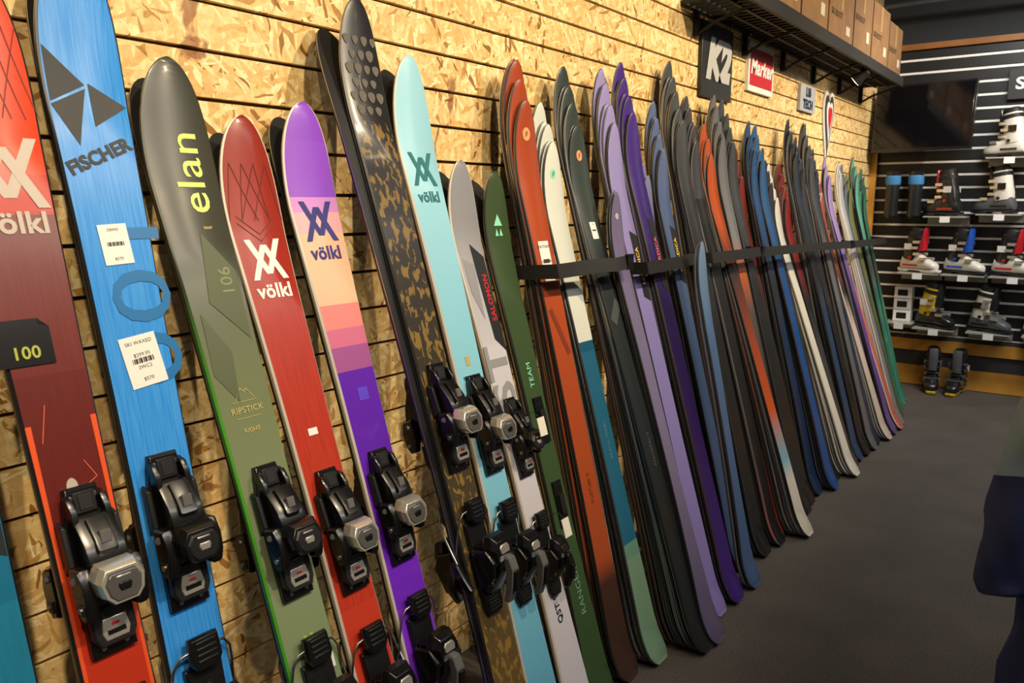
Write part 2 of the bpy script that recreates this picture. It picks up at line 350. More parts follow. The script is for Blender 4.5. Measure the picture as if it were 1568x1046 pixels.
ski_pair(Ski(1.06,-.955,-1.48,1.66,wt=.140,ww=.106),topmat('top_red',[(0,C('bc3a26')),(.5,C('bc3a26')),(.8,C('a63022')),(1,C('862a1e'))],'LINEAR',pattern='grain',pcol=C('8c281a'),prange=(.4,1)),SW_W,toe_s=.85,decals=dD)
def dE(d,k):
    vlogo(d,k,0,1.52,.044,navy); decal_text(d,k,'völkl',0,1.445,.043,navy,bold=.03)
    decal_polys(d,k,[[(-.01,1.10),(.02,1.10),(.02,1.13),(-.01,1.13)]],plain('dv',C('5a3fd0'),.4))
    pu=plain('decal_violet',C('8f50e0'),.4)
    for q in range(5): decal_polys(d,k,[seg((.03-.012*q,.60),(-.03+.006*q,.50-.01*q),.0015)],pu)
ski_pair(Ski(1.222,-1.0,-1.48,1.705,wt=.142,ww=.106),topmat('top_bands',[(0,C('7a2fd0')),(.35,C('6c28c4')),(.5,C('5c22b0')),(.655,C('9a5494')),(.685,C('c86c90')),(.71,C('e08484')),(.742,C('f4b79a')),(.835,C('f0a8b4')),(.862,C('c98ad4')),(.88,C('8e50d0')),(.95,C('8a4ccc'))]),SW_W,toe_s=.84,decals=dE)
def dF(d,k):
    tp=plain('decal_taupe',C('5c584f'),.5); P=[]; rn=random.Random(4)
    for r_ in range(6):
        s=1.955-r_*.033
        for c_ in range(4):
            x=-.042+c_*.028+(.014 if r_%2 else 0)
            if abs(x)>.05: continue
            q=rn.uniform(.75,1.05)
            P.append([(x+.0115*math.cos(a)*q+.002*math.sin(2*a),s+.0135*math.sin(a)*q) for a in[i*PI/6 for i in range(12)]])
    decal_polys(d,k,P,tp,.002)
ski_pair(Ski(1.395,-.925,-1.48,1.96,wt=.132,ww=.104),topmat('top_leopard',[(0,C('7a6030')),(.3,C('50442c')),(.5,C('3a342a')),(.72,C('302e2c')),(.78,C('2a2a2c')),(1,C('26262a'))],'LINEAR',pattern='flames',pcol=C('97793a'),prange=(0,.86),pstr=.65),SW_B,toe_s=1.02,decals=dF,rear_phi=.02,rear_dL=-.04)
def dG(d,k):
    vlogo(d,k,0,1.645,.042,tealD); decal_text(d,k,'völkl',0,1.57,.040,tealD,bold=.03)
    decal_text(d,k,'MANTRA',-.004,1.09,.013,tealD); decal_polys(d,k,[[(-.008,1.12),(.008,1.12),(.008,1.145),(-.008,1.145)]],gold)
ski_pair(Ski(1.573,-.99,-1.48,1.855,wt=.138,ww=.104),topmat('top_cyan',[(0,C('5aa6c8')),(.5,C('80c2dc')),(1,C('9cd2e6'))],'LINEAR'),SW_W,toe_s=.95,decals=dG)
def dH(d,k):
    lg=plain('d_lg',C('8f8f98'),.4)
    decal_polys(d,k,[[(0.0,1.44),(.052,1.40),(.05,1.12),(0.01,1.16)]],dk); decal_text(d,k,'SALOMON',.034,1.28,.028,plain('d_red',C('c8202a'),.4),rot=PI/2)
    decal_text(d,k,'QST',0,.98,.13,lg,rot=PI/2,sx=1.3)
    decal_polys(d,k,[[(-.045,1.40),(0,1.38),(-.01,1.22),(-.04,1.3)]],lg)
    decal_text(d,k,'QST 98',0,.38,.03,dk,rot=PI/2)
ski_pair(Ski(1.775,-1.04,-1.48,1.60,wt=.125,ww=.098),topmat('top_white',[(0,C('ccc8d4')),(.68,C('c4c2ce')),(.69,C('bcbcc8')),(.9,C('8a8c94'))],'LINEAR'),SW_W,toe_s=.86,silver=False,decals=dH,sc=.88,tags=True)
def dI(d,k):
    mi=plain('d_mint',C('8fe0c0'),.4)
    decal_polys(d,k,[[(-.02,1.48),(.02,1.48),(0,1.515)],[(-.018,1.45),(-.002,1.45),(-.01,1.472)],[(.002,1.45),(.018,1.45),(.01,1.472)]],mi)
    decal_text(d,k,'TEAM',0,1.02,.03,mi,rot=PI/2,bold=0); decal_text(d,k,'RANGER',0,.35,.036,plain('d_mint2',C('6fa080'),.4),rot=PI/2,bold=0)
    for s in(.88,.62): box(d,-.02,.02,s-.07,s+.07,k.th,k.th+.008,BLK); box(d,-.012,.012,s-.03,s+.03,k.th+.008,k.th+.016,DGR)
ski_pair(Ski(1.935,-1.08,-1.48,1.575,wt=.120,ww=.094),topmat('top_green',[(0,C('35502f')),(1,C('3c4e32'))],'LINEAR'),SW_B,decals=dI)
# ---- stacks of bare skis
def stack(y,xb,zt,cols,N=6,side_=None,wt=.125,ww=.1,wl=.118,dz=.036,gap=.0195,th=.012,xt=-1.475,name='ski_stack',deco=None,rise=.05,ph=0):
    mb=MB()
    for i in range(N):
        j=N-1-i
        mt=cols[min(j,len(cols)-1)]
        dy=random.uniform(-.005,.005)
        k=Ski(y+dy-.004*(j//2),xb-j*gap,xt-j*.009,zt+dz*(j//2)*1.8+random.uniform(-.01,.01),wt,ww,wl,th,rise,phi=ph+random.uniform(-.004,.004))
        ski_geo(mb,k.L,wt,ww,wl,th,rise,mt,side_ or random.choice(SW_D),M=k.M,hi=False,tk=.03)
        if j==0 and deco:
            d=MB(); deco(d,k)
            o=len(mb.v); mb.v+= [k.M@v for v in d.v]
            for f,m,u in zip(d.f,d.m,d.uv):
                mt2=d.mats[m]
                if mt2 not in mb.mats: mb.mats.append(mt2)
                mb.f.append([a+o for a in f]); mb.m.append(mb.mats.index(mt2)); mb.uv.append(u)
    return mb.obj(name)
def T(nm,*st,**kw): return topmat('top_'+nm,[(p,C(h)) for p,h in st],**kw)
def circ(mat,s0=-.1,r=.018,extra=None):
    def f(d,k):
        decal_polys(d,k,[[(r*math.cos(a),k.L+s0+r*math.sin(a)) for a in[i*PI/8 for i in range(16)]]],mat)
        decal_polys(d,k,[seg((-.006,k.L+s0-.008),(.006,k.L+s0+.002),.003),seg((-.006,k.L+s0+.0),(.006,k.L+s0+.009),.003)],BLK,.0018)
        if extra: extra(d,k)
    return f
orj=plain('d_peach',C('e8a070'),.4)
stack(2.095,-1.09,1.80,[T('rust',(0,'3c2a24'),(.17,'40291f'),(.21,'a04824'),(.8,'a84824'),(1,'984024'),interp='LINEAR')],6,
   deco=circ(orj,-.10,.02,lambda d,k:(label(d,k,0,k.L-.50,.028,.065,0,('MATTHEW','LENGTH','$699')),decal_polys(d,k,[seg((-.03,1.2),(.03,1.05),.02)],plain('d_drust',C('7c3420'),.4)),decal_text(d,k,'RUSTLER 9',0,.62,.02,plain('d_drust',C('7c3420'),.4),rot=PI/2))))
stack(2.235,-1.055,1.68,[T('bluegreen',(0,'6f9078'),(.2,'5f8c78'),(.23,'22607e'),(.60,'1a5472'),(.62,'d0d5ce'),interp='CONSTANT'),T('wm',(0,'c8cdc4'))],6,wt=.118,ww=.09,deco=circ(plain('d_mint',C('8fe0c0'),.4),-.10,.016,lambda d,k:decal_text(d,k,'BLACK PEARL',0,.75,.02,plain('d_pale',C('5f8898'),.4),rot=PI/2,bold=0)))
stack(2.395,-.955,1.75,[T('blkgreen',(0,'1e2022'),(.3,'222528'),(.75,'2c3335'),(.8,'3c4644'),(1,'343e3c'),interp='LINEAR')],7,
   deco=circ(orj,-.10,.018,lambda d,k:(label(d,k,0,k.L-.36,.02,.03,0,('TAG','$')),decal_polys(d,k,[seg((-.03,1.15),(.03,1.22),.04)],plain('d_mgr',C('4a4e50'),.4)),decal_text(d,k,'ANOMALY',0,.7,.025,plain('d_mgr',C('4a4e50'),.4),rot=PI/2))))
stack(2.47,-.945,1.52,[T('lilacgrey',(0,'564f6c'),(.5,'766d90'),(1,'6a6284'),interp='LINEAR')],2,wt=.092,ww=.07,xt=-1.36,deco=circ(WHT,-.08,.01))
nd=lambda nm,col,s0,s1:(lambda d,k:(decal_polys(d,k,[[(-.0,s1),(.05,s1-.02),(.045,s0),(0,s0+.02)]],dk),decal_text(d,k,'NORDICA',.024,(s0+s1)/2,.03,plain(nm,C(col),.4),rot=PI/2)))
stack(2.65,-1.01,1.775,[T('lilac',(0,'8073b4'),(.6,'8078b4'),(1,'968cc4'),interp='LINEAR')],7,wt=.12,deco=nd('d_yel','e8c040',1.18,1.45))
stack(2.79,-.995,1.82,[T('purple',(0,'3a1c74'),(.35,'281450'),(.6,'221644'),(.85,'3c2678'),(1,'442a80'),interp='LINEAR')],7,wt=.122,deco=nd('d_pk','e05090',1.2,1.5))
stack(2.925,-1.08,1.58,[T('greylilac',(0,'4c5068'),(.6,'626684'),(1,'7678a0'),interp='LINEAR')],4,wt=.11,ww=.085)
stack(2.945,-.985,1.34,[T('kidblue',(0,'3c5680'),(.7,'48628c'),(1,'6a86aa'),interp='LINEAR')],2,wt=.088,ww=.068,xt=-1.245,rise=.03)
stack(3.07,-1.08,1.70,[T('slate',(0,'384c74'),(.5,'32486c'),(1,'566690'),interp='LINEAR')],7,wt=.115,ww=.09,deco=nd('d_yel','e8c040',1.2,1.45))
stack(3.25,-1.045,1.82,[T('grey1',(0,'1a1a1c'),(.5,'1c1c1e'),(.8,'303236'),(1,'46484c'),interp='LINEAR')],9,wt=.13)
stack(3.40,-1.03,1.76,[T('grey2',(0,'1a1a1c'),(.8,'222224'),(.86,'3c3c42'),interp='CONSTANT',edge=(C('d02820'),.3),edgew=.048)],8,wt=.12)
stack(3.56,-.955,1.70,[T('orgcyan',(0,'c8c0b4'),(.15,'cac4bc'),(.2,'6aa4b8'),(.33,'b84c1a'),(.7,'1e2024'),(.82,'ac4a1a'),interp='LINEAR')],6,wt=.12)
stack(3.70,-1.05,1.80,[T('greyorg',(0,'242220'),(.3,'3c3a38'),(.55,'4c4846'),(.65,'b05426'),(.74,'74787c'),(1,'606266'),interp='LINEAR')],7,wt=.122)
pal=[('mid1','1a1c1e','3c4046',-1.05,1.82,0),('redblk','221b1a','6c2018',-1.07,1.66,0),('navy1','182c4c','244878',-1.08,1.80,0),('blue2','12468a','265488',-1.03,1.72,0),
     ('dgrey','1a1c1e','2a2c32',-1.06,1.60,0),('whit','d0ccc2','c8c8c4',-.99,1.52,1),('white2','3a3a3c','7a2424',-1.03,1.56,0),('bluew','243e60','26303c',-1.04,1.80,0),('char','1a1b1e','30333a',-1.03,1.72,0),
     ('stone','5e5e62','424448',-1.02,1.78,0),('navyw','1a2640','262e40',-1.03,1.72,0),('whitepk','c4b2a8','984e40',-.99,1.56,1),('lav','5e4288','947eb4',-.99,1.70,0),('coral','b46050','b8aca4',-.98,1.54,1),
     ('silv','76767a','a4a4a8',-1.0,1.72,1),('slate2','384652','5c6872',-1.03,1.66,0),('olv','506030','6e7440',-1.06,1.62,0),('tea','2c7464','60a490',-1.08,1.70,0),('mint','428e78','3c8c70',-1.10,1.58,0),('mint2','3c806c','327060',-1.12,1.64,0)]
y=3.84
for i,(nm,a,b,xb,zt,sw) in enumerate(pal):
    mid=random.choice(['1e2024','242629',a])
    stack(y+random.uniform(-.01,.01),xb+.01,zt-.03+random.uniform(-.02,.02),[T(nm,(0,a),(.45,a),(.6,mid),(.8,b),(1,b),interp='LINEAR'),T(nm+'b',(0,mid),(.8,b))],random.choice((6,7,8)) if i<12 else random.choice((4,5,6)),wt=random.choice((.104,.112,.118)),ww=.088,side_=SW_W if sw else None,ph=random.uniform(-.012,.012))
    y+=.143 if i<10 else .147
# ---- retaining straps
def strap(pts,h=.044):
    mb=MB(); P=[Vector(p) for p in pts]; v=[];f=[]
    for p in P:
        for dx,dz in((0,-h/2),(.003,-h/2),(.003,h/2),(0,h/2)): v.append(p+Vector((dx-dz*.22,0,dz)))
    for i in range(len(P)-1):
        for j in range(4): f.append([i*4+j,i*4+(j+1)%4,(i+1)*4+(j+1)%4,(i+1)*4+j])
    f+= [[0,1,2,3],[len(v)-4,len(v)-3,len(v)-2,len(v)-1]]
    mb.add(v,f,MBLK)
    for p in(P[0],P[-1]): box(mb,p.x-.004,p.x+.009,p.y-.02,p.y+.02,p.z-h/2-.004,p.z+h/2+.004,BLK)
    mb.obj('retaining_strap')
strap([(-1.50,1.995,1.285),(-1.40,2.01,1.29),(-1.318,2.035,1.295),(-1.305,2.28,1.30),(-1.275,2.32,1.30),(-1.275,2.41,1.305)])
strap([(-1.40,2.575,1.265),(-1.295,2.59,1.27),(-1.295,2.85,1.275),(-1.32,3.1,1.28)])
strap([(-1.38,3.16,1.27),(-1.295,3.18,1.275),(-1.28,3.48,1.275),(-1.28,3.75,1.275)])
strap([(-1.36,3.78,1.27),(-1.29,3.8,1.27),(-1.28,4.2,1.265),(-1.28,4.6,1.26),(-1.27,5.0,1.25),(-1.27,5.4,1.24)])
strap([(-1.33,5.42,1.24),(-1.26,5.44,1.24),(-1.26,5.9,1.235),(-1.29,6.3,1.225),(-1.32,6.66,1.22),(-1.55,6.8,1.22)])
# ------------------------------------------------------------ room
def osb():
    m,nt,b=new_mat('osb_board'); N=nt.nodes; Lk=nt.links
    tc=N.new('ShaderNodeTexCoord'); nz=N.new('ShaderNodeTexNoise'); nz.inputs['Scale'].default_value=9; Lk.new(tc.outputs['Object'],nz.inputs['Vector'])
    va=N.new('ShaderNodeVectorMath'); va.operation='MULTIPLY_ADD'; Lk.new(nz.outputs['Color'],va.inputs[0]); va.inputs[1].default_value=(.05,.05,.05); Lk.new(tc.outputs['Object'],va.inputs[2])
    prev=None
    for i,(ang,sy,sz,th) in enumerate(((.1,.08,.015,0),(1.0,.07,.015,.5),(-.75,.075,.013,.55),(1.6,.05,.012,.72),(.35,.07,.012,.78))):
        mp=N.new('ShaderNodeMapping'); mp.vector_type='TEXTURE'; mp.inputs['Rotation'].default_value=(ang,0,0); mp.inputs['Scale'].default_value=(1,sy,sz); mp.inputs['Location'].default_value=(0,i*3.1,i*1.7)
        Lk.new(va.outputs[0],mp.inputs[0]); vo=N.new('ShaderNodeTexVoronoi'); vo.inputs['Scale'].default_value=1; vo.inputs['Randomness'].default_value=1; Lk.new(mp.outputs[0],vo.inputs['Vector'])
        sp=N.new('ShaderNodeSeparateColor'); Lk.new(vo.outputs['Color'],sp.inputs[0])
        if prev is None: prev=sp.outputs[0]
        else:
            g=N.new('ShaderNodeMath'); g.operation='GREATER_THAN'; Lk.new(sp.outputs[1],g.inputs[0]); g.inputs[1].default_value=th
            mx=N.new('ShaderNodeMix'); mx.data_type='FLOAT'; Lk.new(g.outputs[0],mx.inputs[0]); Lk.new(prev,mx.inputs[2]); Lk.new(sp.outputs[0],mx.inputs[3]); prev=mx.outputs[0]
    cr=N.new('ShaderNodeValToRGB'); e=cr.color_ramp.elements; e[0].position=0; e[0].color=(*C('8a5c24'),1); e[1].position=1; e[1].color=(*C('fae8ba'),1)
    for p,h in((.05,'b48646'),(.12,'d6ae6c'),(.5,'e5c588'),(.8,'f0d8a0')):
        x=e.new(p); x.color=(*C(h),1)
    Lk.new(prev,cr.inputs[0])
    gr=N.new('ShaderNodeTexNoise'); gr.inputs['Scale'].default_value=60; gr.inputs['Detail'].default_value=4; Lk.new(tc.outputs['Object'],gr.inputs['Vector'])
    mx=N.new('ShaderNodeMix'); mx.data_type='RGBA'; mx.blend_type='MULTIPLY'; mx.inputs[0].default_value=.45; Lk.new(cr.outputs[0],mx.inputs[6])
    g2=N.new('ShaderNodeValToRGB'); g2.color_ramp.elements[0].color=(.6,.46,.3,1); g2.color_ramp.elements[0].position=.3; g2.color_ramp.elements[1].position=.6; Lk.new(gr.outputs['Fac'],g2.inputs[0]); Lk.new(g2.outputs[0],mx.inputs[7])
    kn=N.new('ShaderNodeTexNoise'); kn.inputs['Scale'].default_value=5.5; kn.inputs['Detail'].default_value=5; kn.inputs['Distortion'].default_value=.8; Lk.new(tc.outputs['Object'],kn.inputs['Vector'])
    kr=N.new('ShaderNodeValToRGB'); kr.color_ramp.elements[0].position=.67; kr.color_ramp.elements[1].position=.70; kr.color_ramp.elements[0].color=(0,0,0,1); kr.color_ramp.elements[1].color=(.75,.75,.75,1); Lk.new(kn.outputs['Fac'],kr.inputs[0])
    m3=N.new('ShaderNodeMix'); m3.data_type='RGBA'; Lk.new(kr.outputs[0],m3.inputs[0]); Lk.new(mx.outputs[2],m3.inputs[6]); m3.inputs[7].default_value=(*C('7a3c14'),1)
    Lk.new(m3.outputs[2],b.inputs['Base Color']); b.inputs['Roughness'].default_value=.5
    bp=N.new('ShaderNodeBump'); bp.inputs['Strength'].default_value=.25; bp.inputs['Distance'].default_value=.004; Lk.new(prev,bp.inputs['Height']); Lk.new(bp.outputs[0],b.inputs['Normal'])
    return m
OSB=osb(); GRV=plain('groove_shadow_board',C('3c2a14'),.8)
Y0,Y1=-2.2,7.3; XW=-1.6
w=MB(); box(w,XW-.08,XW-.016,Y0,Y1,0,3.2,GRV); p=.1016; z=.0
while z<3.2:
    z1=min(z+p-.009,3.2); box(w,XW-.02,XW,Y0,Y1,z,z1,OSB); z+=p
w.obj('wall_left',bevel=0)
m,nt,b=new_mat('carpet'); N=nt.nodes
tc=N.new('ShaderNodeTexCoord'); n=N.new('ShaderNodeTexNoise'); n.inputs['Scale'].default_value=220; n.inputs['Detail'].default_value=3; nt.links.new(tc.outputs['Object'],n.inputs['Vector'])
n2=N.new('ShaderNodeTexNoise'); n2.inputs['Scale'].default_value=3; nt.links.new(tc.outputs['Object'],n2.inputs['Vector'])
r=N.new('ShaderNodeValToRGB'); r.color_ramp.elements[0].color=(*C('302d2b'),1); r.color_ramp.elements[1].color=(*C('665f58'),1); r.color_ramp.elements[0].position=.3; r.color_ramp.elements[1].position=.72
ad=N.new('ShaderNodeMath'); ad.operation='MULTIPLY_ADD'; ad.inputs[1].default_value=.2; nt.links.new(n2.outputs['Fac'],ad.inputs[0]); nt.links.new(n.outputs['Fac'],ad.inputs[2])
sb=N.new('ShaderNodeMath'); sb.operation='SUBTRACT'; sb.inputs[1].default_value=.1; nt.links.new(ad.outputs[0],sb.inputs[0])
nt.links.new(sb.outputs[0],r.inputs[0]); nt.links.new(r.outputs[0],b.inputs['Base Color']); b.inputs['Roughness'].default_value=.95
bp=N.new('ShaderNodeBump'); bp.inputs['Strength'].default_value=.5; bp.inputs['Distance'].default_value=.003; nt.links.new(n.outputs['Fac'],bp.inputs['Height']); nt.links.new(bp.outputs[0],b.inputs['Normal'])
CARPET=m
f=MB(); box(f,XW-.08,4.2,Y0,Y1+.1,-.06,0,CARPET); f.obj('floor')
c=MB(); box(c,XW-.08,4.2,Y0,Y1+.1,3.2,3.26,plain('ceiling_dark',C('202224'),.9)); c.obj('ceiling')
rw=MB(); box(rw,4.1,4.2,Y0,Y1,0,3.2,plain('wall_paint_grey',C('6a6662'),.8)); rw.obj('wall_right')
rw=MB(); box(rw,XW-.08,4.2,Y0-.1,Y0,0,3.2,plain('wall_paint_grey',C('6a6662'),.8)); rw.obj('wall_front')
bw=MB(); YB=7.3; blkb=plain('slat_black',C('161617'),.45); ins=plain('slat_insert_metal',(.92,.91,.87),.4,.15)
box(bw,XW-.08,4.2,YB+.012,YB+.08,0,3.2,MBLK)
z=.42
while z<2.66:
    box(bw,XW,4.1,YB-.008,YB+.014,z+.016,z+.091,blkb); box(bw,XW,4.1,YB-.004,YB+.014,z-.005,z+.012,ins); z+=.1
box(bw,XW,4.1,YB-.004,YB+.014,.0,.42,plain('wall_panel_grey',C('3a3c3e'),.7))
box(bw,XW,4.1,YB-.004,YB+.014,2.72,3.2,plain('wall_top_dark',C('24272a'),.8))
bw.obj('wall_back')
pine=plain('pine_trim',C('cf953a'),.5,noise=.18,nscale=6)
t=MB(); box(t,XW,4.1,YB-.03,YB-.005,.005,.165,pine); t.obj('baseboard_back')
t=MB(); box(t,XW,4.1,YB-.03,YB-.005,.29,.385,pine); t.obj('trim_1',bevel=.003)
t=MB(); box(t,XW,4.1,YB-.04,YB-.005,2.70,2.745,plain('pine_trim_dark',C('8c5824'),.5,noise=.15,nscale=6)); t.obj('trim_2')
t=MB(); box(t,XW+.0,XW+.05,YB-.06,YB-.031,.40,2.2,pine); t.obj('trim_3')
mb=MB()
for yy,zz in((6.9,2.98),(6.2,3.1),(5.4,3.12)): tube(mb,[(-1.5,yy,zz),(4.0,yy,zz)],.018,plain('conduit',C('5a5e62'),.4,.6))
mb.obj('ceiling_conduit')
# ------------------------------------------------------------ shelf with boxes
sh=MB(); zs=2.375; ya,yb=3.45,6.72; xo=-1.31
for x in(-1.585,-1.49,-1.40,xo): box(sh,x-.008,x+.008,ya,yb,zs-.012,zs+.012,MBLK)
box(sh,xo-.006,xo+.012,ya,yb,zs-.02,zs+.045,MBLK)
y=ya
while y<=yb+.001:
    box(sh,-1.59,xo,y-.006,y+.006,zs-.008,zs+.008,MBLK); y+=.06
y=ya+.15
while y<yb:
    box(sh,-1.598,-1.575,y-.012,y+.012,zs-.12,zs,MBLK)
    tube(sh,[(-1.585,y,zs-.115),(-1.50,y,zs-.07),(xo,y,zs-.015)],.008,MBLK); y+=.62
sh.obj('wall_shelf')
card=plain('cardboard',C('7a5a3a'),.8,noise=.12,nscale=12); tape=plain('tape',C('a88a5a'),.3)
yy=3.75
for i,(w_,h_) in enumerate(((.5,.36),(.46,.42),(.52,.33),(.44,.45),(.48,.40),(.42,.36))):
    bx=MB(); x0,x1=-1.58,-1.322; z0=zs+.014
    box(bx,x0,x1,yy,yy+w_,z0,z0+h_,card); box(bx,x0+.11,x0+.16,yy-.001,yy+w_+.001,z0+h_-.001,z0+h_+.001,tape)
    box(bx,x1-.0005,x1+.001,yy+w_*.45,yy+w_*.55,z0+h_*.6,z0+h_,tape)
    box(bx,x1-.0005,x1+.0012,yy+w_*.7,yy+w_*.86,z0+h_*.25,z0+h_*.40,plain('box_label',C('b8b0a0'),.6))
    tv,tf=text_tris('SKI BOOT',.05,0); bx.add([(x1+.0015,yy+w_*.3+a,z0+h_*.5+b_) for a,b_ in tv],tf,MBLK)
    bx.obj('cardboard_box',bevel=.003); yy+=w_+.025
# ------------------------------------------------------------ signs
def sign(name,y0,y1,z0,z1,bg,txt,tc_,size,border=None,shear=0,bold=.04):
    mb=MB(); box(mb,XW,XW+.02,y0,y1,z0,z1,bg)
    if border: box(mb,XW+.0195,XW+.022,y0+.02,y1-.02,z0+.03,z1-.03,border)
    v,f_=text_tris(txt,size,0,shear,bold); cy,cz=(y0+y1)/2,(z0+z1)/2
    mb.add([(XW+.0235,cy+a,cz+b_) for a,b_ in v],f_,tc_)
    mb.obj(name,bevel=.002)
sign('brand_sign',3.66,4.04,2.0,2.34,plain('sign_black',C('2a2b2d'),.4),'K2',plain('sign_lettering',C('b8b8b8'),.5),.24,shear=.25,bold=.07)
sign('brand_sign',4.27,4.66,2.09,2.34,WHT,'Marker',WHT,.11,border=plain('sign_red',C('c01f2a'),.4),shear=.2)
sign('brand_sign',5.18,5.50,2.07,2.23,plain('sign_pale',C('a8acb0'),.4),'LIB\nTECH',plain('sign_navy',C('20305a'),.4),.075)
mb=MB(); pts=[]
for i in range(28):
    a=2*PI*i/28; x=.13*math.sin(a)**3; zz=.012*(13*math.cos(a)-5*math.cos(2*a)-2*math.cos(3*a)-math.cos(4*a))*1.15
    pts.append((x,zz if zz>0 else zz*1.5))
for q,(sc_,x_,mt) in enumerate(((1,.012,WHT),(.82,.016,plain('sign_grey',C('3a3c40'),.4)),(.55,.020,WHT),(.35,.024,plain('sign_red',C('c01f2a'),.4)))):
    vv=[(XW+.002,5.86+a*sc_,2.09+b_*sc_) for a,b_ in pts]+[(XW+x_,5.86+a*sc_,2.09+b_*sc_) for a,b_ in pts]; nn=len(pts)
    mb.add(vv,[[nn+i for i in range(nn)]]+[[i,(i+1)%nn,nn+(i+1)%nn,nn+i] for i in range(nn)],mt)
mb.obj('shield_sign')
mb=MB(); M=Matrix.Translation((-1.36,5.72,2.315))@Matrix.Rotation(.9,4,'Y')
loft(mb,[ring((0,0,q),r_,r_,(1,0,0),(0,1,0),16,2) for q,r_ in((.05,.012),(.045,.026),(.0,.03),(-.04,.045),(-.045,.045))],MBLK,M)
loft(mb,[ring((0,0,q),r_,r_,(1,0,0),(0,1,0),16,2) for q,r_ in((-.0445,.04),(-.047,.036))],plain('lamp_glass',(1,.85,.6),.3,emit=12),M)
tube(mb,[(-1.36,5.72,2.345),(-1.36,5.72,2.37)],.008,MBLK); mb.obj('clamp_spotlight')
# ------------------------------------------------------------ television + sign on back wall
mb=MB(); scr=plain('screen',(.004,.004,.005),.08)
M=Matrix.Translation((-1.205,7.06,2.16))@Matrix.Rotation(-.12,4,'X')@Matrix.Rotation(-.08,4,'Z')
box(mb,-.36,.36,-.0,.04,-.26,.26,BLK,M); box(mb,-.345,.345,-.003,.001,-.235,.245,scr,M); box(mb,-.02,.02,.04,.16,-.03,.03,MBLK,M); box(mb,-.12,.12,.15,.19,-.1,.1,MBLK,M)
mb.obj('television',bevel=.003)
mb=MB(); box(mb,-.67,.40,YB-.05,YB-.012,2.27,2.49,plain('sign_black',C('2a2b2d'),.4)); v,f_=text_tris('SALOMON',.12,0,0,.03,1.15)
mb.add([(-.28+a,YB-.052,2.38+b_) for a,b_ in v],f_,WHT); mb.obj('brand_sign',bevel=.002)
# ------------------------------------------------------------ ski boots
def boot(x,y,z,rz,shell,cuff,acc,buck=None,name='ski_boot',sc=1.0,sole=None):
    buck=buck or SIL; sole=sole or acc
    mb=MB(); M=Matrix.Translation((x,y,z))@Matrix.Rotation(rz,4,'Z')@Matrix.Scale(sc,4)
    sec=[(-.125,.028,.03,.075),(-.11,.038,.022,.12),(-.06,.042,.022,.15),(0,.042,.022,.155),(.05,.046,.022,.125),(.10,.050,.022,.098),(.14,.046,.022,.082),(.16,.032,.024,.068),(.168,.018,.028,.055)]
    loft(mb,[ring((a,0,(c0+c1)/2),w_,(c1-c0)/2,(0,1,0),(0,0,1),18,2.8) for a,w_,c0,c1 in sec],shell,M)
    sec=[(-.145,.026,.012,.03),(-.135,.034,.0,.03),(-.06,.036,.0,.026),(-.05,.036,.012,.026),(.05,.036,.012,.026),(.06,.040,.0,.026),(.16,.036,.0,.026),(.185,.028,.006,.026),(.188,.02,.012,.024)]
    loft(mb,[ring((a,0,(c0+c1)/2),w_,(c1-c0)/2,(0,1,0),(0,0,1),14,4) for a,w_,c0,c1 in sec],sole,M)
    cu=[((-.045,0,.095),.070,.048),((-.038,0,.14),.072,.05),((-.030,0,.19),.066,.048),((-.022,0,.24),.062,.05),((-.014,0,.285),.062,.052),((-.012,0,.30),.060,.050)]
    d=Vector((.18,0,1)).normalized(); ua=Vector((d.z,0,-d.x))
    loft(mb,[ring(c_,a,b_,ua,(0,1,0),20,2.3) for c_,a,b_ in cu],cuff,M)
    loft(mb,[ring(c_,a,b_,ua,(0,1,0),18,2.2) for c_,a,b_ in(((-.012,0,.28),.054,.044),((-.004,0,.325),.056,.044),((-.002,0,.335),.048,.036))],MBLK,M)
    loft(mb,[ring(c_,a,b_,(1,0,.2),(0,1,0),12,2.5) for c_,a,b_ in(((.035,0,.16),.03,.03),((.05,0,.25),.02,.034),((.058,0,.325),.012,.030),((.058,0,.335),.008,.024))],acc,M)
    loft(mb,[ring(c_,a,b_,ua,(0,1,0),20,2.3) for c_,a,b_ in(((-.016,0,.262),.0655,.0545),((-.012,0,.288),.0655,.0555))],MBLK,M)
    for (cx,cz,ww) in((.085,.108,.052),(.03,.142,.048),(.012,.188,.055),(.026,.232,.057)):
        box(mb,cx-.008,cx+.008,-ww-.003,ww*.9,cz-.004,cz+.006,buck,M)
        for sy in(-1,1): box(mb,cx-.034,cx+.018,sy*ww-.005,sy*ww+.005,cz-.014,cz+.006,buck,M)
    for sy in(-1,1):
        box(mb,-.08,-.02,sy*.0535-.0015,sy*.0535+.0015,.17,.215,WHT if cuff is not wh else BLK,M)
        tube(mb,[(-.03,sy*.045,.11),(-.03,sy*.056,.11)],.012,acc,M,12)
        box(mb,-.09,.03,sy*.0435-.002,sy*.0435+.002,.045,.060,acc,M)
    return mb.obj(name,bevel=0)
def bshelf(x,z,w_=.3):
    mb=MB(); sg=plain('shelf_grey',C('b8b6b0'),.3,.3)
    box(mb,x-w_/2,x+w_/2,YB-.26,YB-.01,z-.012,z-.002,sg); box(mb,x-w_/2,x+w_/2,YB-.02,YB-.009,z-.07,z-.002,sg)
    box(mb,x-.03,x+.04,YB-.264,YB-.259,z-.05,z-.004,WHT)
    mb.obj('boot_display_shelf')
bl=plain('boot_black',C('1c1d20'),.3,coat=.3); wh=plain('boot_white',C('d8d4cc'),.3,coat=.3); rd=plain('boot_red',C('b8202a'),.3,coat=.3); bu=plain('boot_blue',C('2050b0'),.35); ye=plain('boot_yellow',C('c8aa20'),.3); gy=plain('boot_grey',C('55585c'),.35)
